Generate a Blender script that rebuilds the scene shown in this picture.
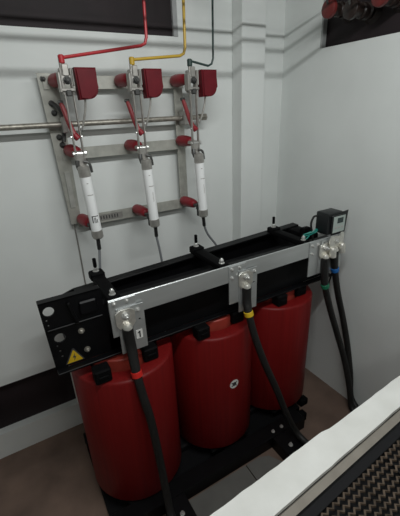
import bpy, bmesh, math, random
from mathutils import Vector, Matrix
random.seed(7)
for o in list(bpy.data.objects): bpy.data.objects.remove(o)
S = bpy.context.scene
COL = S.collection

# ------------------------------------------------------------------ camera
pit, roll, yaw = 0.401113126, -0.0438216412, 1.05600649
F = Vector((math.cos(yaw)*math.cos(pit), math.sin(yaw)*math.cos(pit), -math.sin(pit)))
R0 = Vector((math.sin(yaw), -math.cos(yaw), 0)); U0 = R0.cross(F)
Rr = R0*math.cos(roll)+U0*math.sin(roll); Uu = U0*math.cos(roll)-R0*math.sin(roll)
cam = bpy.data.cameras.new('camera'); camo = bpy.data.objects.new('camera', cam); COL.objects.link(camo)
m = Matrix((Rr, Uu, -F)).transposed().to_4x4(); m.translation = (0, 0, 1.85)
camo.matrix_world = m
cam.sensor_fit = 'HORIZONTAL'; cam.sensor_width = 36; cam.lens = 36*348.03/400; cam.clip_start = .02
S.camera = camo

# ------------------------------------------------------------------ world, light, exposure
w = bpy.data.worlds.new('world'); S.world = w; w.use_nodes = True
w.node_tree.nodes['Background'].inputs[0].default_value = (.8, .9, 1, 1)
w.node_tree.nodes['Background'].inputs[1].default_value = .02
S.view_settings.view_transform = 'Standard'; S.view_settings.look = 'None'
S.view_settings.gamma = 1; S.view_settings.use_curve_mapping = False
S.view_settings.exposure = 0.0
# a fluorescent tube hanging parallel to the back wall, above and behind the frame
ld = bpy.data.lights.new('fluorescent_tube', 'AREA'); ld.shape = 'RECTANGLE'; ld.size = 1.2; ld.size_y = .045
ld.energy = 17.5; ld.color = (.97, 1, .985)
lo = bpy.data.objects.new('fluorescent_tube', ld); COL.objects.link(lo); lo.location = (.6, .35, 2.6)
lo.rotation_euler = Vector((0, .55, -.83)).to_track_quat('-Z', 'Y').to_euler()

# added soft fill behind the camera, no known fitting there
l2 = bpy.data.lights.new('fill_light', 'AREA'); l2.shape = 'RECTANGLE'; l2.size = 1.2; l2.size_y = .12
l2.energy = 6.5; l2.color = (1, .99, .96)
lo2 = bpy.data.objects.new('fill_light', l2); COL.objects.link(lo2); lo2.location = (.1, -1.0, 2.75)
lo2.rotation_euler = Vector((.1, .6, -.8)).to_track_quat('-Z', 'Y').to_euler()

# ------------------------------------------------------------------ materials
def mat(name, col, rough=.5, metal=0, var=.0, scale=20, bump=0, spec=None, stretch=None, col2=None, detail=4):
    mt = bpy.data.materials.new(name); mt.use_nodes = True
    nt = mt.node_tree; b = nt.nodes['Principled BSDF']
    b.inputs['Roughness'].default_value = rough; b.inputs['Metallic'].default_value = metal
    if spec is not None: b.inputs['Specular IOR Level'].default_value = spec
    b.inputs['Base Color'].default_value = (*col, 1)
    if var or bump or col2:
        tc = nt.nodes.new('ShaderNodeTexCoord'); mp = nt.nodes.new('ShaderNodeMapping')
        nt.links.new(tc.outputs['Object'], mp.inputs[0])
        if stretch: mp.inputs['Scale'].default_value = stretch
        n = nt.nodes.new('ShaderNodeTexNoise'); n.inputs['Scale'].default_value = scale; n.inputs['Detail'].default_value = detail
        nt.links.new(mp.outputs[0], n.inputs['Vector'])
        rp = nt.nodes.new('ShaderNodeValToRGB')
        rp.color_ramp.elements[0].position = .3; rp.color_ramp.elements[1].position = .7
        rp.color_ramp.elements[0].color = (*[c*(1-var) for c in col], 1)
        rp.color_ramp.elements[1].color = (*(col2 if col2 else [min(1, c*(1+var)) for c in col]), 1)
        nt.links.new(n.outputs['Fac'], rp.inputs[0]); nt.links.new(rp.outputs[0], b.inputs['Base Color'])
        if bump:
            bp = nt.nodes.new('ShaderNodeBump'); bp.inputs['Strength'].default_value = bump; bp.inputs['Distance'].default_value = .004
            nt.links.new(n.outputs['Fac'], bp.inputs['Height']); nt.links.new(bp.outputs[0], b.inputs['Normal'])
    return mt
M = dict(
    wall=mat('wall_paint', (.74, .765, .75), .75, var=.035, scale=3, bump=.05),
    white=mat('parapet_paint', (.84, .84, .80), .7, var=.04, scale=9, bump=.15, col2=(.92, .92, .89)),
    ceil=mat('ceiling_paint', (.6, .62, .6), .9),
    floor=mat('floor_paint', (.155, .102, .078), .75, var=.25, scale=5, bump=.1, detail=8),
    plate=mat('floor_cover_grey', (.135, .13, .12), .7, var=.12, scale=9, bump=.1),
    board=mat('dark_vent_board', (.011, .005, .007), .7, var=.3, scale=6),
    jamb=mat('jamb_grey', (.36, .37, .37), .6),
    galv=mat('galvanised_steel', (.47, .47, .44), .55, .35, var=.12, scale=30),
    rail=mat('galvanised_bar', (.42, .42, .38), .55, .3, var=.16, scale=25),
    alu=mat('aluminium_bar', (.60, .62, .62), .38, .75, var=.08, scale=18, stretch=(.15, 1, 1)),
    tin=mat('tinned_lug', (.86, .84, .78), .34, .85, var=.12, scale=60),
    bolt=mat('zinc_bolt', (.70, .70, .68), .3, .7),
    brass=mat('weathered_metal', (.33, .31, .27), .45, .6, var=.3, scale=60),
    steel=mat('dull_steel', (.40, .385, .36), .4, .6, var=.15, scale=40),
    darksteel=mat('dark_steel', (.07, .07, .068), .45, .4),
    red=mat('red_resin', (.165, .0075, .0075), .42, var=.14, scale=6, stretch=(14, 14, .25), spec=.2),
    redin=mat('red_resin_inner', (.36, .045, .03), .5, var=.1, scale=20),
    ins=mat('red_insulator', (.24, .016, .024), .38, var=.1, scale=30, spec=.3),
    link=mat('red_link', (.26, .03, .035), .45),
    chute=mat('dark_red_chute', (.125, .008, .014), .5, var=.12, scale=25, spec=.2),
    black=mat('black_paint', (.0035, .0035, .0042), .42, var=.2, scale=15, spec=.2),
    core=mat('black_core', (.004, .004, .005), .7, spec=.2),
    rubber=mat('black_rubber', (.0038, .0038, .0042), .7, var=.15, scale=50, spec=.08),
    cable=mat('black_cable', (.014, .0135, .013), .5, var=.2, scale=60, spec=.35),
    shrink=mat('heat_shrink', (.010, .010, .010), .45),
    tapeR=mat('red_tape', (.62, .02, .015), .4), tapeY=mat('yellow_tape', (.70, .46, .02), .4),
    tapeG=mat('green_tape', (.01, .17, .085), .4), tapeB=mat('blue_tape', (.012, .13, .42), .4),
    fuse=mat('fuse_porcelain', (.90, .91, .91), .35), ink=mat('print_ink', (.05, .05, .05), .6),
    fade=mat('faded_print', (.45, .44, .42), .6),
    yellow=mat('warning_yellow', (.62, .40, .015), .45), wsticker=mat('white_sticker', (.78, .77, .74), .5),
    rodR=mat('red_sleeve', (.45, .022, .03), .4), rodY=mat('yellow_sleeve', (.52, .33, .03), .4), rodG=mat('green_sleeve', (.022, .045, .04), .4),
    teal=mat('teal_wire', (.02, .27, .22), .45), wire=mat('grey_tail_cable', (.18, .19, .20), .4),
    bushred=mat('bushing_red', (.13, .016, .015), .45, var=.2, scale=30), bushbr=mat('bushing_brown', (.018, .010, .008), .4),
    meter=mat('black_plastic', (.012, .014, .015), .45), face=mat('meter_face', (.42, .49, .46), .4),
    screen=mat('meter_screen', (.03, .05, .05), .25),
    mesh=mat('rusty_mesh', (.15, .112, .082), .6, .2, var=.4, scale=30), meshblk=mat('guard_black', (.006, .006, .008), .5),
    angle=mat('grey_angle', (.33, .30, .26), .55, .15, var=.1, scale=15),
)

# ------------------------------------------------------------------ mesh helpers
class MB:
    def __init__(s): s.bm = bmesh.new()
    def _bev(s, vs, b, seg=1):
        if b:
            es = list({e for v in vs for e in v.link_edges})
            bmesh.ops.bevel(s.bm, geom=es, offset=b, segments=seg, affect='EDGES', profile=.5)
    def box(s, x0, x1, y0, y1, z0, z1, b=0, rot=None, seg=1):
        c = Vector(((x0+x1)/2, (y0+y1)/2, (z0+z1)/2))
        mt = Matrix.Translation(c) @ (rot.to_4x4() if rot else Matrix()) @ Matrix.Diagonal((abs(x1-x0), abs(y1-y0), abs(z1-z0), 1))
        r = bmesh.ops.create_cube(s.bm, size=1, matrix=mt); s._bev(r['verts'], b, seg); return s
    def bar(s, p0, p1, wd, th, b=0, up=(0, -1, 0)):
        p0, p1 = Vector(p0), Vector(p1); z = (p1-p0).normalized(); u = Vector(up); x = u.cross(z).normalized(); y = z.cross(x)
        mt = Matrix.Translation((p0+p1)/2) @ Matrix((x, y, z)).transposed().to_4x4() @ Matrix.Diagonal((wd, th, (p1-p0).length, 1))
        r = bmesh.ops.create_cube(s.bm, size=1, matrix=mt); s._bev(r['verts'], b); return s
    def lathe(s, p0, axis, prof, n=16):
        """prof: list of (distance along axis, radius)"""
        p0 = Vector(p0); a = Vector(axis).normalized(); t = Vector((0, 0, 1)) if abs(a.z) < .9 else Vector((1, 0, 0))
        u = a.cross(t).normalized(); v = a.cross(u); rings = []
        for d, r in prof:
            if r < 1e-6: rings.append([s.bm.verts.new(p0+a*d)])
            else: rings.append([s.bm.verts.new(p0+a*d+u*r*math.cos(2*math.pi*k/n)+v*r*math.sin(2*math.pi*k/n)) for k in range(n)])
        for A, B in zip(rings, rings[1:]):
            for k in range(n):
                q = [A[k % len(A)], A[(k+1) % len(A)], B[(k+1) % len(B)], B[k % len(B)]]
                q = list(dict.fromkeys(q))
                if len(q) > 2: s.bm.faces.new(q)
        for rg in (rings[0], rings[-1]):
            if len(rg) > 2: s.bm.faces.new(rg)
        return s
    def cyl(s, p0, p1, r, n=14, b=0):
        p0, p1 = Vector(p0), Vector(p1); L = (p1-p0).length
        pr = [(0, r), (L, r)] if not b else [(0, r-b), (b, r), (L-b, r), (L, r-b)]
        return s.lathe(p0, p1-p0, pr, n)
    def hexnut(s, p0, axis, r, h, stud=0, sr=None):
        s.lathe(p0, axis, [(0, r*1.35), (h*.25, r*1.35)], 14)
        a = Vector(axis).normalized()
        s.lathe(Vector(p0)+a*h*.25, axis, [(0, r), (h*.85, r), (h, r*.8)], 6)
        if stud: s.lathe(Vector(p0)+a*h, axis, [(0, sr or r*.55), (stud, sr or r*.55), (stud+.002, (sr or r*.55)*.7)], 10)
        return s
    def tube(s, pts, r, n=8, smooth=True, step=6):
        P = [Vector(p) for p in pts]
        rr = r if isinstance(r, (list, tuple)) else [r]*len(P)
        if smooth and len(P) > 2:
            Q, RR = [], []
            for i in range(len(P)-1):
                a, b_, c, d = P[max(0, i-1)], P[i], P[i+1], P[min(len(P)-1, i+2)]
                for k in range(step):
                    t = k/step
                    Q.append(.5*((2*b_)+(c-a)*t+(2*a-5*b_+4*c-d)*t*t+(3*b_-a-3*c+d)*t**3)); RR.append(rr[i]*(1-t)+rr[i+1]*t)
            Q.append(P[-1]); RR.append(rr[-1]); P, rr = Q, RR
        up = None; rings = []
        for i, p in enumerate(P):
            t = (P[min(i+1, len(P)-1)]-P[max(i-1, 0)]).normalized()
            if up is None:
                up = Vector((0, 0, 1)) if abs(t.z) < .9 else Vector((0, 1, 0))
            x = up.cross(t)
            if x.length < 1e-4: x = Vector((1, 0, 0)).cross(t)
            x.normalize(); up = t.cross(x).normalized()
            rings.append([s.bm.verts.new(p+x*rr[i]*math.cos(2*math.pi*k/n)+up*rr[i]*math.sin(2*math.pi*k/n)) for k in range(n)])
        for A, B in zip(rings, rings[1:]):
            for k in range(n): s.bm.faces.new((A[k], A[(k+1) % n], B[(k+1) % n], B[k]))
        s.bm.faces.new(rings[0]); s.bm.faces.new(rings[-1]); return s
    def plate(s, outline, holes, fn, th):
        """2-D outline and holes, fn maps (a, b, depth) to a point; depth 0 and th"""
        loops = [outline]+holes
        front, edges, map2 = [], [], {}
        for L in loops:
            vs = [s.bm.verts.new(fn(a, b, 0)) for a, b in L]
            for (a, b), v in zip(L, vs): map2[v] = s.bm.verts.new(fn(a, b, th))
            for k in range(len(vs)): edges.append(s.bm.edges.new((vs[k], vs[(k+1) % len(vs)])))
            front.append(vs)
        if holes:
            g = bmesh.ops.triangle_fill(s.bm, edges=edges, use_beauty=True)
            fs = [f for f in g['geom'] if isinstance(f, bmesh.types.BMFace)]
        else: fs = [s.bm.faces.new(front[0])]
        for f in list(fs): s.bm.faces.new([map2[v] for v in reversed(f.verts)])
        for vs in front:
            for k in range(len(vs)):
                a, b = vs[k], vs[(k+1) % len(vs)]; s.bm.faces.new((a, b, map2[b], map2[a]))
        return s
    def build(s, name, m, parent=None, root=(0, 0, 0), smooth=True, angle=35):
        bmesh.ops.recalc_face_normals(s.bm, faces=s.bm.faces[:])
        bmesh.ops.translate(s.bm, verts=s.bm.verts[:], vec=-Vector(root))
        me = bpy.data.meshes.new(name); s.bm.to_mesh(me); s.bm.free()
        if smooth:
            for p in me.polygons: p.use_smooth = True
            try: me.set_sharp_from_angle(angle=math.radians(angle))
            except Exception: pass
        me.materials.append(m if not isinstance(m, str) else M[m])
        o = bpy.data.objects.new(name, me); COL.objects.link(o)
        if parent is not None: o.parent = parent
        else: o.location = root
        return o
def circle(cx, cz, r, n=14): return [(cx+r*math.cos(2*math.pi*k/n), cz+r*math.sin(2*math.pi*k/n)) for k in range(n)]
def tag(o, label=None, cat=None, group=None, kind=None):
    if label: o['label'] = label
    if cat: o['category'] = cat
    if group: o['group'] = group
    if kind: o['kind'] = kind
    return o
def thing(name, loc, label, cat, group=None):
    o = bpy.data.objects.new(name, None); o.empty_display_size = .1; COL.objects.link(o); o.location = loc
    return tag(o, label, cat, group)
XZ = lambda y, d=1: (lambda a, b, t: Vector((a, y+t*d, b)))      # sheet facing -Y, thickness towards +Y

# ------------------------------------------------------------------ room shell
D, W, H = 1.87, 1.715, 3.0
X0, Y0 = -1.7, -1.7
def struct(o): o['kind'] = 'structure'; return o
T = .16
WX0, WX1, WZ0, WZ1 = -.9, .985, 2.205, 2.8       # upper opening
NX0, NX1, NZ0, NZ1 = -.325, .122, .17, .492       # low niche
bw = MB()
for a in ((X0, W, NZ1, WZ0), (X0, W, WZ1, H), (X0, WX0, WZ0, WZ1), (WX1, W, WZ0, WZ1), (X0, NX0, NZ0, NZ1), (NX1, W, NZ0, NZ1), (X0, W, 0, NZ0)):
    bw.box(a[0], a[1], D, D+T, a[2], a[3])
wb = struct(bw.build('wall_back', 'wall', smooth=False))
o = MB().box(1.325, 1.49, 1.772, D-.0005, 0, H, .004).build('trim_1', 'wall', smooth=False)
struct(o)
rb = MB()
OY1, OZ0, OY0, OZ1 = 1.578, 2.137, .2, 2.8
for a in ((Y0, D+T, 0, OZ0), (Y0, D+T, OZ1, H), (OY1, D+T, OZ0, OZ1), (Y0, OY0, OZ0, OZ1)):
    rb.box(W, W+T, a[0], a[1], a[2], a[3])
wr = struct(rb.build('wall_right', 'wall', smooth=False))
struct(MB().box(X0, W+T, Y0, D+T, -.1, 0).build('floor', 'floor', smooth=False))
struct(MB().box(X0-.1, W+T, Y0-.1, D+T, H, H+.1).build('ceiling', 'ceil', smooth=False))
struct(MB().box(X0-.1, X0, Y0-.1, D+T, 0, H).build('wall_left', 'wall', smooth=False))
struct(MB().box(X0, W+T, Y0-.1, Y0, 0, H).build('wall_behind', 'wall', smooth=False))
# dark openings: board at the back of each recess, grey jamb
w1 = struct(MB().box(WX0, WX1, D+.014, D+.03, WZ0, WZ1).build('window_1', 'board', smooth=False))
MB().box(WX1-.026, WX1, D-.004, D+.014, WZ0, WZ1, .002).build('jamb', 'jamb', w1)
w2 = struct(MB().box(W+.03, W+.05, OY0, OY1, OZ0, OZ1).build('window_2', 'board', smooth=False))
MB().box(W-.003, W+.03, OY1-.012, OY1, OZ0, OZ1, .002).build('jamb', 'jamb', w2)
MB().box(NX1-.0005, NX1+.014, D-.008, D+.049, NZ0, NZ1, .002).build('niche_jamb', 'white', wb)
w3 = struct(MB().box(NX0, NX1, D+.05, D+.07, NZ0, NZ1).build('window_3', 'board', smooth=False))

# front parapet, slightly skewed
def par(x, off): return .4735+.0534*x+off
pw = MB(); xs = [-1.2]
nx = 90
PX0, PX1 = -1.2, 1.70
vb, vf = [], []
for i in range(nx+1):
    x = PX0+(PX1-PX0)*i/nx
    vb.append((x, par(x, random.uniform(-.0012, .0012)+(-.005 if x > .705 else 0))))
    vf.append((x, .376+.066*x+random.uniform(-.0008, .0008)))
outl = vf+vb[::-1]
pw.plate(outl, [], lambda a, b, t: Vector((a, b, .9-t)), .8995)
pf = struct(pw.build('wall_front', 'white', smooth=False))

# ------------------------------------------------------------------ floor cover plates
def fplate(pts, label):
    cx = sum(p[0] for p in pts)/len(pts); cy = sum(p[1] for p in pts)/len(pts)
    o = MB().plate(pts, [], lambda a, b, t: Vector((a, b, .012-t)), .011).build('floor_plate', 'plate', None, (cx, cy, 0), smooth=False)
    tag(o, label, 'floor plate')
fplate([(.468, .60), (.822, .60), (.834, 1.062), (.472, 1.062)], 'grey floor plate against the low white wall, left of the joint')
fplate([(.828, .60), (1.03, .60), (1.035, .95), (.985, 1.04), (.93, 1.062), (.84, 1.062)], 'smaller grey floor plate with a curved corner, right of the joint')

# ------------------------------------------------------------------ transformer
TR = (.82, 1.40, 0)
tr = thing('transformer', TR, 'black framed dry type transformer with three red cast resin coils on the floor', 'transformer')
def P(mb, name, m, parent=tr, **k): return mb.build(name, m, parent, TR, **k)
CX = (.328, .822, 1.293); CYS, CR, CZ0, CZ1 = (1.365, 1.392, 1.415), .236, .088, .835
first = None
for i, cx in enumerate(CX):
    CY = CYS[i]
    c = MB().lathe((cx, CY, 0), (0, 0, 1), [(CZ0, .165), (CZ0, CR-.014), (CZ0+.004, CR-.005), (CZ0+.014, CR), (CZ1-.014, CR), (CZ1-.004, CR-.005), (CZ1, CR-.014),
        (CZ1, .165), (CZ1-.05, .16), (CZ0+.05, .16), (CZ0, .165)], 56)
    bmesh.ops.remove_doubles(c.bm, verts=c.bm.verts[:], dist=1e-5)
    for f in [f for f in c.bm.faces if len(f.verts) > 8]: c.bm.faces.remove(f)
    coil = P(c, 'coil', 'red', angle=50)
    lv = MB().lathe((cx, CY, 0), (0, 0, 1), [(.12, .145), (.875, .145), (.88, .14), (.88, .09)], 40)
    for f in [f for f in lv.bm.faces if len(f.verts) > 8]: lv.bm.faces.remove(f)
    P(lv, 'inner_winding', 'redin', coil)
    # moulded lug for the tap links, near the top front
    P(MB().box(cx-.075, cx+.075, CY-.085, CY+.085, .055, 1.0, .01), 'core_leg', 'core')
    for sx, sy in ((-.135 if i < 2 else -.085, -.165), (.085, -.14), (-.1, .175), (.1, .175)):
        sb = MB(); sb.box(cx+sx-.034, cx+sx+.034, CY+sy-.025, CY+sy+.035, CZ1, .90, .006)
        sb.box(cx+sx-.02, cx+sx+.02, CY+sy-.03, CY+sy-.02, .862, .874, .002)
        P(sb, 'support_block', 'rubber')
    for sx in (-.1, .1):
        P(MB().box(cx+sx-.03, cx+sx+.03, CY-.21, CY+.2, .074, CZ0+.0005, .004), 'support_pad', 'rubber')
    if i == 1:
        ang = math.atan2(-1, -.12)
        st = MB(); th = math.radians(271); ctr = Vector((cx+CR*math.cos(th), CY+CR*math.sin(th), .53)); nrm = Vector((math.cos(th), math.sin(th), 0))
        tx = Vector((-math.sin(th), math.cos(th), 0))
        def ring(r0, r1, a0, a1, mb, dep, n=8):
            vs = []
            for k in range(n+1):
                a = a0+(a1-a0)*k/n
                for r in (r0, r1):
                    u = r*math.cos(a); t2 = th+u/CR
                    vs.append(mb.bm.verts.new((cx+(CR+dep)*math.cos(t2), CY+(CR+dep)*math.sin(t2), .53+r*math.sin(a))))
            for k in range(n): mb.bm.faces.new((vs[2*k], vs[2*k+1], vs[2*k+3], vs[2*k+2]))
        ring(.001, .027, 0, 2*math.pi, st, .0012, 28)
        stk = P(st, 'sticker', 'wsticker', coil)
        tag(stk, 'round white sticker with a black emblem and ring')
        e = MB(); ring(.001, .0125, 0, 2*math.pi, e, .0018, 16)
        for a in (.35, 2.3, 3.6, 5.3): ring(.013, .021, a, a+.35, e, .0018, 3)
        P(e, 'emblem', 'ink', stk)
# yokes
CY = 1.40
P(MB().box(.10, 1.54, CY-.085, CY+.085, .93, 1.075, .01), 'top_yoke', 'core')
P(MB().box(.10, 1.54, CY-.085, CY+.085, .004, .066, .01), 'bottom_yoke', 'core')
# front clamp: folded sheet with a taller drilled end plate
fy = 1.28
fc = MB()
out = [(.024, 1.213), (.034, .905), (1.62, .905), (1.62, 1.135), (.262, 1.135), (.258, 1.213)]
fc.plate(out, [circle(.056, 1.171, .0205, 20), circle(.074, 1.045, .021, 20), circle(.042, 1.135, .0035, 8), circle(.045, 1.112, .0035, 8),
               circle(.064, .985, .0045, 8), circle(.068, .958, .0045, 8), circle(.058, 1.012, .0035, 8)], XZ(fy), .008)
fc.box(.036, 1.62, fy-.034, fy, .895, .905, .002)          # bottom flange
fc.box(.262, 1.62, fy, fy+.05, 1.125, 1.135, .002)         # top flange
fc.box(.024, .258, fy, fy+.035, 1.205, 1.213, .002)
fcl = P(fc, 'front_clamp', 'black', smooth=False)
P(MB().box(.036, .25, fy-.007, fy+.001, 1.088, 1.095, .002), 'fold_rib', 'black', fcl)
P(MB().bar((.128, fy-.012, 1.195), (.150, fy-.012, 1.098), .01, .024, .002), 'stiffener', 'black', fcl)
P(MB().box(.165, .235, fy-.014, fy, 1.12, 1.18, .006), 'end_block', 'black', fcl)
for x, z in ((.157, 1.048), (.166, .954)):
    P(MB().hexnut((x, fy, z), (0, -1, 0), .0095, .010, .006), 'bolt', 'brass', fcl)
# warning sign
def tri(s, cx, cz): return [(cx-s*.5, cz-s*.30), (cx+s*.5, cz-s*.30), (cx+s*.04, cz+s*.56), (cx-s*.04, cz+s*.56)]
ws = P(MB().plate(tri(.076, .111, .937), [], XZ(fy-.0022), .002), 'warning_sign', 'ink', smooth=False)
tag(ws, 'yellow triangle with black border and lightning bolt')
P(MB().plate(tri(.062, .111, .936), [], XZ(fy-.0032), .001), 'sign_face', 'yellow', ws, smooth=False)
bl = [(.1145, .958), (.1035, .939), (.1105, .939), (.1075, .922), (.1185, .943), (.112, .943)]
P(MB().plate(bl, [], XZ(fy-.004), .0006), 'lightning_bolt', 'ink', ws, smooth=False)
# rear clamp
ry = 1.562
rc = MB()
out = [(.12, .9), (1.62, .9), (1.62, 1.12), (1.59, 1.158), (.195, 1.103), (.135, 1.085), (.12, 1.05)]
rc.plate(out, [], XZ(ry), .01)
rc.bar((.195, ry-.021, 1.098), (1.59, ry-.021, 1.153), .042, .010, .002, up=(0, 0, 1))
rc.box(.12, 1.62, ry, ry+.05, .9, .91, .002)
P(rc, 'rear_clamp', 'black', smooth=False)
# clamping bars with studs
for x in (.305, .847, 1.39):
    cb = P(MB().box(x-.028, x+.028, 1.262, 1.558, 1.1352, 1.166, .006, seg=2).box(x-.033, x+.033, 1.50, 1.557, 1.14, 1.178, .006), 'clamping_bar', 'rubber')
    P(MB().hexnut((x, 1.533, 1.176), (0, 0, 1), .011, .016), 'nut', 'bolt', cb)
    P(MB().lathe((x, 1.533, 1.19), (0, 0, 1), [(0, .006), (.01, .006), (.011, .0085), (.05, .0085), (.052, .006)], 10), 'stud', 'rubber', cb)
    P(MB().hexnut((x, 1.287, 1.164), (0, 0, 1), .0105, .018, .008), 'bolt', 'bolt', cb)
# end lug block at the right end of the rear clamp
P(MB().box(1.50, 1.60, 1.36, 1.535, 1.075, 1.15, .015, seg=2).box(1.47, 1.53, 1.36, 1.40, 1.10, 1.195, .01, seg=2), 'end_block', 'rubber')
# busbar and connection plates
by = 1.20
bb = P(MB().box(.262, 1.60, by, by+.008, 1.10, 1.187, .0015), 'busbar', 'alu')
tag(bb, 'flat aluminium bar along the front of the transformer')
def boltset(pts, y, parent, r=.0065):
    for x, z in pts: P(MB().hexnut((x, y, z), (0, -1, 0), r, .006, .003), 'bolt', 'bolt', parent)
for x0, x1, z0, z1, x2, x3, z2, z3, bs, hs in (
        (.262, .372, 1.02, 1.185, .286, .398, .935, 1.145, ((.283, 1.172), (.334, 1.172)), ((.305, 1.12), (.372, 1.12), (.376, 1.075))),
        (.826, .925, .985, 1.183, .878, .985, .93, 1.150, ((.842, 1.168), (.885, 1.168), (.842, 1.125)), ((.905, 1.13), (.968, 1.13), (.966, 1.07))),
        (1.345, 1.47, .985, 1.187, 1.425, 1.595, .99, 1.180, ((1.362, 1.165), (1.404, 1.165), (1.362, 1.12)), ((1.445, 1.165), (1.575, 1.12), (1.487, 1.03)))):
    cp = P(MB().box(x0, x1, by-.006, by, z0, z1, .001), 'connection_plate', 'alu')
    boltset(bs, by-.006, cp)
    tp = P(MB().plate([(x2, z2), (x3, z2), (x3, z3), (x2, z3)], [circle(h[0], h[1], .0055, 10) for h in hs], XZ(by-.013), .006), 'terminal_plate', 'alu', smooth=False)
    boltset([(hs[1][0], hs[1][1]), ], by-.013, tp, .0085)
# low voltage risers behind the plates, from each coil top to the busbar
for x in (.335, .885, 1.41):
    P(MB().box(x-.03, x+.03, by+.008, by+.016, 1.005, 1.16, .001), 'riser', 'alu')
# number label
nl = P(MB().plate([(.353, .985), (.381, .985), (.381, 1.026), (.353, 1.026)], [], XZ(by-.0145), .0012), 'number_label', 'wsticker', smooth=False)
tag(nl, 'small white label with a black figure 1')
P(MB().plate([(.3655, .990), (.3715, .990), (.3715, 1.021), (.3665, 1.021), (.359, 1.014), (.361, 1.010), (.3655, 1.013)], [], XZ(by-.0151), .0005), 'figure', 'ink', nl, smooth=False)
# base frame
def channel(x0, x1, y0, y1, z0, z1, along='x'):
    mb = MB(); t = .007
    if along == 'x':
        mb.box(x0, x1, y0, y1, z1-t, z1, .0015).box(x0, x1, y0, y0+t, z0, z1-t, .001).box(x0, x1, y1-t, y1, z0, z1-t, .001)
    else:
        mb.box(x0, x1, y0, y1, z1-t, z1, .0015).box(x0, x0+t, y0, y1, z0, z1-t, .001).box(x1-t, x1, y0, y1, z0, z1-t, .001)
    return mb
for y in (1.075, 1.62): 
    bm_ = P(channel(.10, 1.30, y, y+.085, 0.001, .084), 'base_beam', 'black')
    if y < 1.2:
        for x in (1.07, 1.135): P(MB().hexnut((x, y+.03, .084), (0, 0, 1), .008, .008, .006), 'bolt', 'bolt', bm_)
for x0, x1 in ((.345, .455), (1.04, 1.17)):
    ft = P(channel(x0, x1, .74, 1.074, .001, .082, 'y'), 'foot', 'black')
    P(MB().hexnut((x0+.055, .985, .082), (0, 0, 1), .009, .01, .008), 'bolt', 'bolt', ft)
P(MB().box(1.301, 1.36, 1.11, 1.155, .001, .06, .006), 'foot', 'rubber')
P(MB().box(1.40, 1.465, 1.20, 1.245, .001, .05, .006), 'foot', 'rubber')
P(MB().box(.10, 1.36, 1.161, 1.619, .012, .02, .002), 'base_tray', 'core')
for cx in CX: P(channel(cx-.05, cx+.05, 1.161, 1.619, .02, .0735, 'y'), 'cross_member', 'black')

# ------------------------------------------------------------------ temperature controller on a bracket plate
TC = (1.60, 1.22, 1.18)
tc = thing('temperature_controller', TC, 'black temperature controller on an upright plate at the right end of the transformer', 'controller')
def Q(mb, name, m, parent=tc, root=TC, **k): return mb.build(name, m, parent, root, **k)
Q(MB().plate([(1.492, 1.30), (1.55, 1.06), (1.615, 1.06), (1.640, 1.312)][::-1], [], XZ(1.2095), .004), 'mounting_plate', 'meter', smooth=False)
Q(MB().box(1.488, 1.604, 1.2135, 1.30, 1.19, 1.312, .008, seg=2), 'housing', 'meter')
bz = Q(MB().box(1.505, 1.612, 1.198, 1.209, 1.195, 1.302, .004), 'bezel', 'meter')
Q(MB().box(1.513, 1.605, 1.1965, 1.1985, 1.203, 1.294, .0008), 'face', 'face', bz)
Q(MB().box(1.542, 1.588, 1.1952, 1.1966, 1.254, 1.284, .0005), 'screen', 'screen', bz)
for k in range(3): Q(MB().box(1.526+k*.025, 1.543+k*.025, 1.1945, 1.1966, 1.226, 1.236, .001), 'button', 'fade', bz)
o = MB().tube([(1.489, 1.29, 1.285), (1.472, 1.30, 1.28), (1.455, 1.30, 1.24), (1.463, 1.29, 1.18), (1.47, 1.29, 1.13)], .006).build('signal_cable', 'cable', None, (1.47, 1.29, 1.13))
tag(o, 'thin black cable looping from the left side of the temperature controller', 'cable')
tw = thing('sensor_wires', (1.44, 1.33, 1.15), 'bundle of teal sensor wires behind the right end of the busbar', 'wires')
for k in range(4):
    j = random.uniform
    MB().tube([(1.39+.01*k, 1.31, 1.150+.004*k), (1.42, 1.30+j(-.015, .015), 1.165+.006*k), (1.45, 1.29+j(-.015, .015), 1.18+.006*k), (1.475, 1.28, 1.195+.006*k), (1.49, 1.28, 1.205)], .0035, 6).build('wire', 'teal', tw, (1.44, 1.33, 1.15))

# ------------------------------------------------------------------ heavy cables
def lug_at(p, wd=.08):
    """palm facing -Y at p, barrel hanging down"""
    x, y, z = p; mb = MB()
    out = [(x-wd*.33, z-.05), (x+wd*.33, z-.05), (x+wd*.5, z-.03), (x+wd*.5, z+.022), (x+wd*.25, z+.034), (x-wd*.25, z+.034), (x-wd*.5, z+.022), (x-wd*.5, z-.03)]
    mb.plate(out, [], XZ(y-.004), .006)
    mb.lathe((x, y-.010, z-.028), (.05, 0, -1), [(0, .012), (.012, .0195), (.055, .021), (.056, .017)], 14)
    return mb
def power_cable(name, label, lug, pts, r, tape_i, tape_m, extra=0):
    x, y, z = lug
    root = (pts[-1][0], pts[-1][1], max(0, pts[-1][2]))
    t = thing(name, root, label, 'cable', None)
    l = lug_at(lug).build('cable_lug', 'tin', t, root); l['label'] = 'bare tinned lug'
    b = MB().hexnut((x, y-.004, z+.008), (0, -1, 0), .013, .012, .012); b.build('bolt', 'bolt', l, root)
    MB().tube(pts, r, 14).build('jacket', 'cable', t, root)
    # heat shrink over the first stretch
    MB().tube([(pts[0][0], pts[0][1], pts[0][2]+.028)]+pts[:3], [r*1.24, r*1.24, r*1.2, r*1.08], 14).build('heat_shrink', 'shrink', t, root)
    a, c = Vector(pts[tape_i]), Vector(pts[tape_i+1]); d = (c-a).normalized()
    MB().cyl(a, a+d*.024, r*1.26, 16, .001).build('tape_band', tape_m, t, root)
    return t
py = by-.0135
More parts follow.
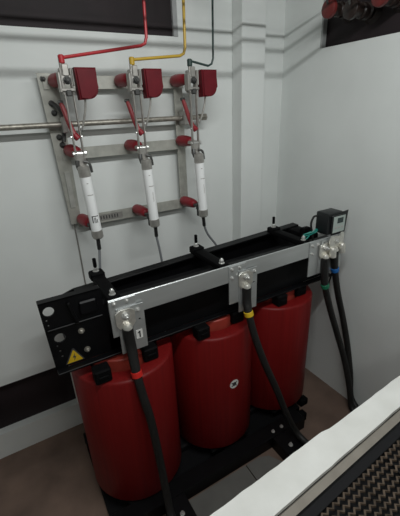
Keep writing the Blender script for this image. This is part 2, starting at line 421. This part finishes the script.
power_cable('power_cable', 'thick black cable with red tape in front of the left coil', (.318, py, 1.105),
    [(.318, 1.176, 1.03), (.320, 1.17, .965), (.316, 1.135, .872), (.322, 1.105, .76), (.337, 1.085, .62), (.349, 1.06, .35), (.345, 1.01, .17), (.335, .93, .105), (.33, .84, .10)], .0185, 2, 'tapeR')
power_cable('power_cable', 'thick black cable with yellow tape crossing in front of the right coil', (.915, py, 1.108),
    [(.915, 1.176, 1.035), (.912, 1.17, .99), (.905, 1.15, .945), (.925, 1.12, .81), (.965, 1.085, .65), (1.03, 1.06, .47), (1.095, 1.04, .28), (1.135, 1.02, .17), (1.155, .98, .118), (1.165, .90, .104), (1.17, .78, .104)], .0185, 2, 'tapeY')
power_cable('power_cable', 'thick black cable with green tape at the busbar right end, nearer the coils', (1.45, py, 1.13),
    [(1.45, 1.176, 1.055), (1.452, 1.172, .99), (1.455, 1.165, .925), (1.505, 1.15, .76), (1.595, 1.135, .53), (1.640, 1.095, .35), (1.655, 1.045, .17), (1.650, 1.0, .03), (1.60, .88, .022)], .0185, 2, 'tapeG')
power_cable('power_cable', 'thick black cable with blue tape hanging nearest the right wall', (1.522, py, 1.155),
    [(1.522, 1.176, 1.08), (1.528, 1.176, 1.04), (1.538, 1.176, 1.0), (1.592, 1.178, .83), (1.662, 1.165, .62), (1.690, 1.13, .44), (1.693, 1.08, .24), (1.690, 1.04, .06), (1.665, .92, .022)], .0185, 2, 'tapeB')
lx = MB()
o = lug_at((1.578, py, 1.168), .030).build('spare_lug', 'tin', None, (1.585, py, 1.12))
tag(o, 'spare tinned lug bolted above the cable with blue tape', 'lug')
o = lug_at((1.488, by-.0265, 1.165), .036).build('spare_lug', 'tin', None, (1.515, by-.03, 1.12))
tag(o, 'spare tinned lug bolted between the green and blue taped cables', 'lug')
o = MB().tube([(1.482, 1.20, 1.0), (1.52, 1.215, .92), (1.553, 1.22, .87), (1.567, 1.22, .90), (1.568, 1.21, .96)], .0045, 6).build('thin_wire', 'cable', None, (1.53, 1.2, .88))
tag(o, 'thin black wire looping between the green and blue taped cables', 'wire')

# ------------------------------------------------------------------ load break switch on the wall
SW = (.64, D, 1.33)
sw = thing('load_break_switch', SW, 'three pole load break switch with red insulators on a grey wall frame', 'switch')
def G(mb, name, m, parent=sw, **k): return mb.build(name, m, parent, SW, **k)
def post(x0t, x1t, x0b, x1b, zt, zb, y):
    mb = MB(); mb.plate([(x0b, zb), (x1b, zb), (x1t, zt), (x0t, zt)], [], XZ(y), .006)
    mb.plate([(x1b-.006, zb), (x1b, zb), (x1t, zt), (x1t-.006, zt)], [], XZ(y+.006), D-y-.006)
    return mb
yp = D-.045
pl = G(post(.256, .340, .283, .334, 2.028, 1.335, yp), 'frame_post', 'rail', smooth=False)
pr = G(post(.918, .968, .918, .968, 2.02, 1.335, yp), 'frame_post', 'rail', smooth=False)
for z0, z1, xl in ((1.962, 2.018, .275), (1.655, 1.708, .30), (1.318, 1.372, .315)):
    cbm = MB(); cbm.plate([(xl, z0), (.97, z0), (.97, z1), (xl, z1)], [], XZ(yp-.007), .006)
    cbm.box(xl, .97, yp-.001, yp+.03, z0, z0+.006); cb = G(cbm, 'cross_bar', 'rail', smooth=False)
for x, z in ((.28, 2.004), (.296, 1.905), (.300, 1.865), (.302, 1.76), (.31, 1.725)):
    G(MB().hexnut((x, yp, z), (0, -1, 0), .010, .012, .01), 'bolt', 'darksteel', pl)
G(MB().box(.293, .318, yp-.006, yp+.001, 1.42, 1.60, .002), 'slot_cover', 'galv', pl)
pn = G(MB().box(.415, .555, yp-.0085, yp-.007, 1.328, 1.362, .0005), 'nameplate', 'steel')
for k in range(7): G(MB().box(.432+k*.015, .438+k*.015, yp-.0092, yp-.0084, 1.336, 1.354), 'printing', 'ink', pn, smooth=False)
# shaft through bearings, running out to the left
ys, zs = D-.085, 1.815
sh = G(MB().cyl((-.75, ys, zs), (1.02, ys, zs), .0125, 12).cyl((.00, ys, zs), (.055, ys, zs), .017, 12).cyl((1.02, ys, zs), (1.045, ys, zs), .010, 12).cyl((1.045, ys, zs), (1.085, ys, zs), .019, 6), 'shaft', 'brass')
for x in (.325, .945):
    G(MB().box(x-.012, x+.012, ys-.028, yp, zs-.036, zs+.034, .004), 'bearing', 'steel')
G(MB().tube([(.298, yp-.014, 1.905), (.32, yp-.04, 1.88), (.335, yp-.03, 1.84), (.325, yp-.02, 1.78), (.315, yp-.02, 1.74)], .010, 8), 'latch_spring', 'darksteel')
# one pole, then copied
def pole(x):
    """returns parts of one pole at x (blade centre)"""
    res = []
    yb = 1.66
    for z, dx in ((1.995, -.026), (1.70, -.014), (1.362, -.012)):
        ins = MB().lathe((x+dx, yp-.007, z), (.12, -1, 0), [(0, .022), (.012, .027), (.035, .029), (.07, .0285), (.095, .026), (.115, .023), (.126, .015), (.129, .0001)], 18)
        i_ = G(ins, 'insulator', 'ins', angle=60); res.append(i_)
    # top contact
    c = MB().box(x-.024, x+.022, yb-.010, yb+.022, 1.975, 2.005, .003).box(x-.024, x-.018, yb-.012, yb+.026, 1.93, 2.03, .002).box(x+.016, x+.022, yb-.012, yb+.026, 1.93, 2.03, .002)
    c.box(x-.03, x+.028, yb-.018, yb-.008, 1.944, 1.956, .002).box(x-.034, x-.025, yb-.016, yb+.02, 1.94, 2.015, .002).box(x-.014, x+.012, yb-.014, yb+.01, 2.0, 2.045, .003)
    c.cyl((x-.012, yb, 2.0), (x-.012, yb, 2.065), .008, 10)
    tcn = G(c, 'top_contact', 'steel'); res.append(tcn)
    G(MB().hexnut((x, yb-.012, 1.985), (0, -1, 0), .012, .012, .006), 'bolt', 'darksteel', tcn)
    G(MB().box(x-.012, x+.010, yb-.02, yb-.002, 1.925, 1.95, .003), 'spring_clip', 'darksteel', tcn)
    # bridging flat from the insulator head to the contact
    G(MB().bar((x-.024, yp-.085, 1.998), (x-.006, yb+.02, 2.0), .03, .012, .002, up=(0, 0, 1)), 'contact_arm', 'galv', tcn)
    # arc chute: flat sides, rounded outer lower edge
    out = [(x+.028, 2.030), (x+.034, 1.910)]
    for k in range(7):
        a = -math.pi/2+k*(math.pi/2)/6; out.append((x+.075+.04*math.cos(a), 1.954+.042*math.sin(a)))
    out.append((x+.115, 2.030))
    ch = MB().plate(out, [], XZ(1.612), .052)
    bmesh.ops.bevel(ch.bm, geom=[e for e in ch.bm.edges if all(abs(v.co.y-1.612) < 1e-5 for v in e.verts)], offset=.007, segments=3, affect='EDGES')
    cht = G(ch, 'arc_chute', 'chute', angle=30); res.append(cht)
    G(MB().box(x+.0225, x+.029, yb-.014, yb+.01, 1.965, 2.03, .002), 'chute_bracket', 'galv', cht)
    # blades, parallel pair
    for s in (-1, 1):
        res.append(G(MB().bar((x+s*.017, yb, 1.985), (x+s*.017+.003, yb, 1.655), .006, .017, .0015), 'switch_blade', 'steel'))
    res.append(G(MB().lathe((x-.026, yb, 1.695), (1, 0, 0), [(0, .007), (.048, .007), (.0481, .011), (.058, .011), (.059, .007)], 10), 'hinge_pin', 'bolt'))
    res.append(G(MB().cyl((x-.024, yb, 1.765), (x+.026, yb, 1.765), .005, 10), 'spacer_pin', 'bolt'))
    res.append(G(MB().hexnut((x+.022, yb, 1.80), (1, 0, 0), .011, .010), 'nut', 'bolt'))
    res.append(G(MB().box(x-.022, x+.025, yb, yp-.09, 1.688, 1.704, .003).box(x-.022, x+.025, yb-.004, yb+.01, 1.64, 1.69, .003), 'hinge_contact', 'steel'))
    # red pull link from the shaft crank to the blades
    lk = MB().tube([(x-.030, 1.715, 1.902), (x-.025, 1.71, 1.885), (x-.012, 1.685, 1.81), (x+.0, 1.668, 1.765)], [.008, .0105, .0115, .012], 10)
    l_ = G(lk, 'pull_link', 'link'); res.append(l_)
    G(MB().cyl((x-.006, 1.662, 1.775), (x+.008, 1.656, 1.755), .014, 12, .003), 'link_eye', 'ins', l_)
    G(MB().cyl((x-.04, 1.715, 1.905), (x-.02, 1.715, 1.905), .008, 10), 'link_knob', 'darksteel', l_)
    # arcing rod from the chute down to the blade
    res.append(G(MB().tube([(x+.060, 1.64, 1.93), (x+.055, 1.642, 1.88), (x+.038, 1.648, 1.82), (x+.030, 1.652, 1.80)], .0045, 8), 'arcing_rod', 'steel'))
    # lower fuse holder
    fh = MB().box(x-.012, x+.032, 1.665, yp-.09, 1.352, 1.366, .003).box(x-.012, x+.034, 1.652, 1.664, 1.34, 1.37, .002)
    fh.box(x-.004, x+.012, 1.655, 1.672, 1.30, 1.345, .003)
    res.append(G(fh, 'fuse_holder', 'darksteel'))
    uh = MB().tube([(x-.014, 1.655, 1.665), (x-.016, 1.65, 1.645), (x-.012, 1.648, 1.625)], .010, 8).tube([(x+.012, 1.65, 1.66), (x+.034, 1.645, 1.65), (x+.040, 1.642, 1.61)], .006, 8)
    res.append(G(uh, 'fuse_clip', 'darksteel'))
    return res
PXS = (.345, .644, .940)
ref = pole(PXS[0])
def copy_tree(o, dx, parent):
    c = o.copy(); COL.objects.link(c); c.parent = parent
    if parent is sw: c.location.x += dx
    for ch in list(o.children):
        d = ch.copy(); COL.objects.link(d); d.parent = c
    return c
for x in PXS[1:]:
    for o in ref: copy_tree(o, x-PXS[0], sw)

# ------------------------------------------------------------------ fuses
lab = ('long white fuse with a black printed block, leftmost on the switch frame', 'long white fuse on the middle pole of the switch frame', 'long white fuse on the right pole, rightmost on the switch frame')
for i, x in enumerate(PXS):
    zt, zb = 1.645, 1.30; root = (x+.015, 1.632, zb)
    f = thing('fuse', root, lab[i], 'fuse', 'long white fuses on the switch frame')
    A = Vector((x+.002, 1.632, zt)); B = Vector((x+.018, 1.632, zb)); ax = (B-A).normalized(); L = (B-A).length
    def K(mb, name, m, parent=f, root=root, **k): return mb.build(name, m, parent, root, **k)
    tb = K(MB().cyl(A+ax*.045, A+ax*(L-.038), .0245, 20), 'tube', 'fuse')
    K(MB().lathe(A, ax, [(0, .014), (.003, .022), (.008, .026), (.048, .026), (.049, .0245)], 18), 'end_cap', 'steel')
    K(MB().lathe(A+ax*(L-.042), ax, [(0, .0245), (.001, .026), (.036, .026), (.042, .02)], 18), 'end_cap', 'steel')
    # printed lines on the tube, curved to it
    def prt(z0, z1, a0, a1, m, mb):
        vs = []
        for k in range(5):
            a = math.radians(a0+(a1-a0)*k/4)
            for z in (z0, z1):
                p = A+ax*z; vs.append(mb.bm.verts.new((p.x+.0249*math.cos(a), p.y+.0249*math.sin(a), p.z)))
        for k in range(4): mb.bm.faces.new((vs[2*k], vs[2*k+1], vs[2*k+3], vs[2*k+2]))
    mb = MB(); prt(.128, .132, 240, 305, 'fade', mb); prt(.075, .079, 255, 275, 'fade', mb)
    if i: prt(.16, .21, 272, 276, 'fade', mb); prt(.16, .205, 281, 284, 'fade', mb)
    K(mb, 'faded_lettering', 'fade', tb)
    if i == 0:
        mb = MB(); prt(.228, .232, 235, 310, 'ink', mb); prt(.232, .262, 235, 246, 'ink', mb); prt(.236, .262, 256, 262, 'ink', mb); prt(.236, .262, 268, 276, 'ink', mb); prt(.244, .262, 284, 292, 'ink', mb)
        K(mb, 'printed_block', 'ink', tb)

# tail cables from the fuses to the transformer
def single(name, mb, m, root, label, cat, group=None): return tag(mb.build(name, m, None, root), label, cat, group)
def tail(pts, label):
    t = thing('tail_cable', pts[-1], label, 'cable', 'thin cables below the fuses')
    MB().tube(pts, .0065, 8).build('jacket', 'wire', t, pts[-1])
    a, b = Vector(pts[0]), Vector(pts[1]); d = (b-a).normalized()
    MB().cyl(a, a+d*.055, .0095, 10, .002).build('sleeve', 'shrink', t, pts[-1])
tail([(0.360, 1.632, 1.298), (.358, 1.628, 1.245), (.348, 1.615, 1.19), (.338, 1.606, 1.12), (.335, 1.604, 1.02)], 'thin grey cable straight down from the leftmost fuse')
tail([(0.663, 1.632, 1.298), (.664, 1.632, 1.245), (.672, 1.625, 1.17), (.678, 1.62, 1.08), (.68, 1.62, .98)], 'thin grey cable down from the middle fuse')
tail([(0.956, 1.632, 1.298), (.960, 1.632, 1.25), (.982, 1.632, 1.19), (1.03, 1.63, 1.12), (1.07, 1.622, 1.04), (1.09, 1.617, .95)], 'thin grey cable curving right below the rightmost fuse')
single('earth_wire', MB().tube([(.30, D-.008, 1.335), (.303, D-.006, 1.2), (.302, D-.006, 1.0), (.30, D-.006, .7), (.30, D-.006, .05)], .004, 6), 'steel', (.30, D-.006, .05), 'thin earth wire running down the wall below the left frame post', 'wire')

# ------------------------------------------------------------------ three conductors from the bushings down to the switch
def conductor(name, label, m, px, xd, zd, yr, zr, yb, zb):
    root = (px, 1.66, 2.06)
    t = thing(name, root, label, 'conductor')
    e = .03
    q = MB().tube([(px, 1.66, 2.062), (px+.01, 1.66, 2.072-.004), (xd-e, 1.66, zd-.004), (xd-e*.3, 1.66, zd+e*.2), (xd, 1.66, zd+e), (xd+.005, 1.66, 2.40), (xd+.005, 1.652, 2.418), (xd+.005, 1.64, 2.42), (xd+.005, yr+.01, 2.42), (xd+.005, yr, 2.41), (xd+.005, yr, zr)], .0052 if name == 'green_conductor' else .0068, 10, smooth=False)
    q.build('drop_rod', m, t, root)
    q = MB().tube([(-1.2, yr, zr), (1.50, yr, zr), (1.555, yb, zr), (1.568, yb, zr-.012), (1.572, yb, zb+.02), (1.59, yb, zb)], .0055, 8, smooth=False)
    q.build('overhead_rod', 'darksteel', t, root)
    MB().cyl((px, 1.66, 2.045), (px, 1.66, 2.078), .0125, 12, .004).build('terminal', m if name != 'green_conductor' else 'rodG', t, root)
conductor('red_conductor', 'red sleeved rod bending down to the left pole of the switch', 'rodR', .338, .716, 2.126, 1.416, 2.348, 1.425, 2.285)
conductor('yellow_conductor', 'yellow sleeved rod bending down to the middle pole of the switch', 'rodY', .637, .908, 2.093, 1.247, 2.343, 1.295, 2.255)
conductor('green_conductor', 'dark green rod bending down to the right pole of the switch', 'rodG', .929, 1.063, 2.054, 1.145, 2.302, 1.15, 2.27)
for y, z, m, l in ((1.425, 2.280, 'bushred', 'red capped bushing in the dark wall opening, next to its left edge'),
                   (1.295, 2.250, 'bushbr', 'dark brown bushing in the wall opening between two red ones'),
                   (1.150, 2.268, 'bushred', 'red capped bushing in the dark wall opening, farthest right')):
    root = (1.72, y, z)
    b = thing('wall_bushing', root, l, 'bushing', 'bushings in the right wall opening')
    MB().lathe((1.60, y, z), (1, 0, 0), [(0, .024), (.02, .028), (.05, .027), (.055, .034), (.075, .034), (.08, .028), (.095, .028), (.1, .036), (.115, .036), (.12, .034), (.1445, .05)], 20).build('body', 'bushbr', b, root)
    MB().lathe((1.575, y, z), (1, 0, 0), [(0, .008), (.001, .033), (.006, .041), (.022, .042), (.026, .034)], 20).build('cap', m, b, root)

# ------------------------------------------------------------------ mesh guard leaning on the near side of the parapet
ang = math.atan(.066)
ex = Vector((math.cos(ang), math.sin(ang), 0))
tilt = math.radians(58)                       # lean from upright
ed = Vector((0, 0, -1))*math.cos(tilt)+Vector((ex.y, -ex.x, 0))*math.sin(tilt)
en = ex.cross(ed).normalized()
if en.z < 0: en = -en
org = Vector((.2, .376+.066*.2-.0045, .899))
GL0, GL1, GH = -.55, 1.28, 1.0
mg = thing('mesh_guard', org, 'framed brown wire mesh guard leaning against the low white wall', 'guard')
def MG(mb, name, m): return mb.build(name, m, mg, org, smooth=False)
def pt(a, b, c=0): return org+ex*a+ed*b+en*c
def slab(a0, a1, b0, b1, c0, c1):
    mb = MB(); vs = [mb.bm.verts.new(pt(a, b, c)) for a in (a0, a1) for b in (b0, b1) for c in (c0, c1)]
    for f in ((0, 1, 3, 2), (4, 6, 7, 5), (0, 4, 5, 1), (2, 3, 7, 6), (0, 2, 6, 4), (1, 5, 7, 3)): mb.bm.faces.new([vs[i] for i in f])
    return mb
MG(slab(GL0, GL1, -.003, .0045, -.022, -.012), 'gap_shade_strip', 'meshblk')  # black strip painted as the shade in the gap beside the parapet
MG(slab(GL0, GL1, .005, .027, -.012, -.004), 'top_rail', 'angle')
MG(slab(GL0, GL1, .0275, .062, -.030, -.022), 'inner_strip', 'meshblk')  # black strip between the top rail and the mesh
MG(slab(GL0, GL1, GH, GH+.036, -.012, -.004), 'bottom_rail', 'angle')
MG(slab(GL0-.036, GL0, 0, GH+.036, -.012, -.004), 'side_rail', 'angle')
MG(slab(GL1, GL1+.036, 0, GH+.036, -.012, -.004), 'side_rail', 'angle')
wl, sp = .0235, .0205
MG(slab(GL0, GL1, .028, GH+.03, -.050, -.046), 'shade_sheet', 'meshblk')  # black sheet added to stand in for the darkness behind the wires
zz = MB(); n = int((GL1-GL0)/(wl/2)); vs = []
for k in range(n+1):
    a = GL0+k*wl/2; s = 1 if k % 2 else -1
    r = .0052
    vs.append([zz.bm.verts.new(org+ex*a+ed*(s*.0043+db)+en*(-.022+s*.002+dc)) for db, dc in ((-r*.8, 0), (0, r), (r*.8, 0), (0, -r))])
for A, B in zip(vs, vs[1:]):
    for k in range(4): zz.bm.faces.new((A[k], A[(k+1) % 4], B[(k+1) % 4], B[k]))
z0 = MG(zz, 'mesh_wire', 'mesh'); z0.location = ed*.072
for k in range(1, int((GH-.08)/sp)):
    c = z0.copy(); COL.objects.link(c); c.location = ed*(.072+k*sp)+ex*(wl*((k*.06) % 1)+random.uniform(-.002, .002))
for k in range(4):
    a = GL0+.3+k*.45
    MG(slab(a, a+.005, .04, GH, -.036, -.031), 'stay_wire', 'meshblk')
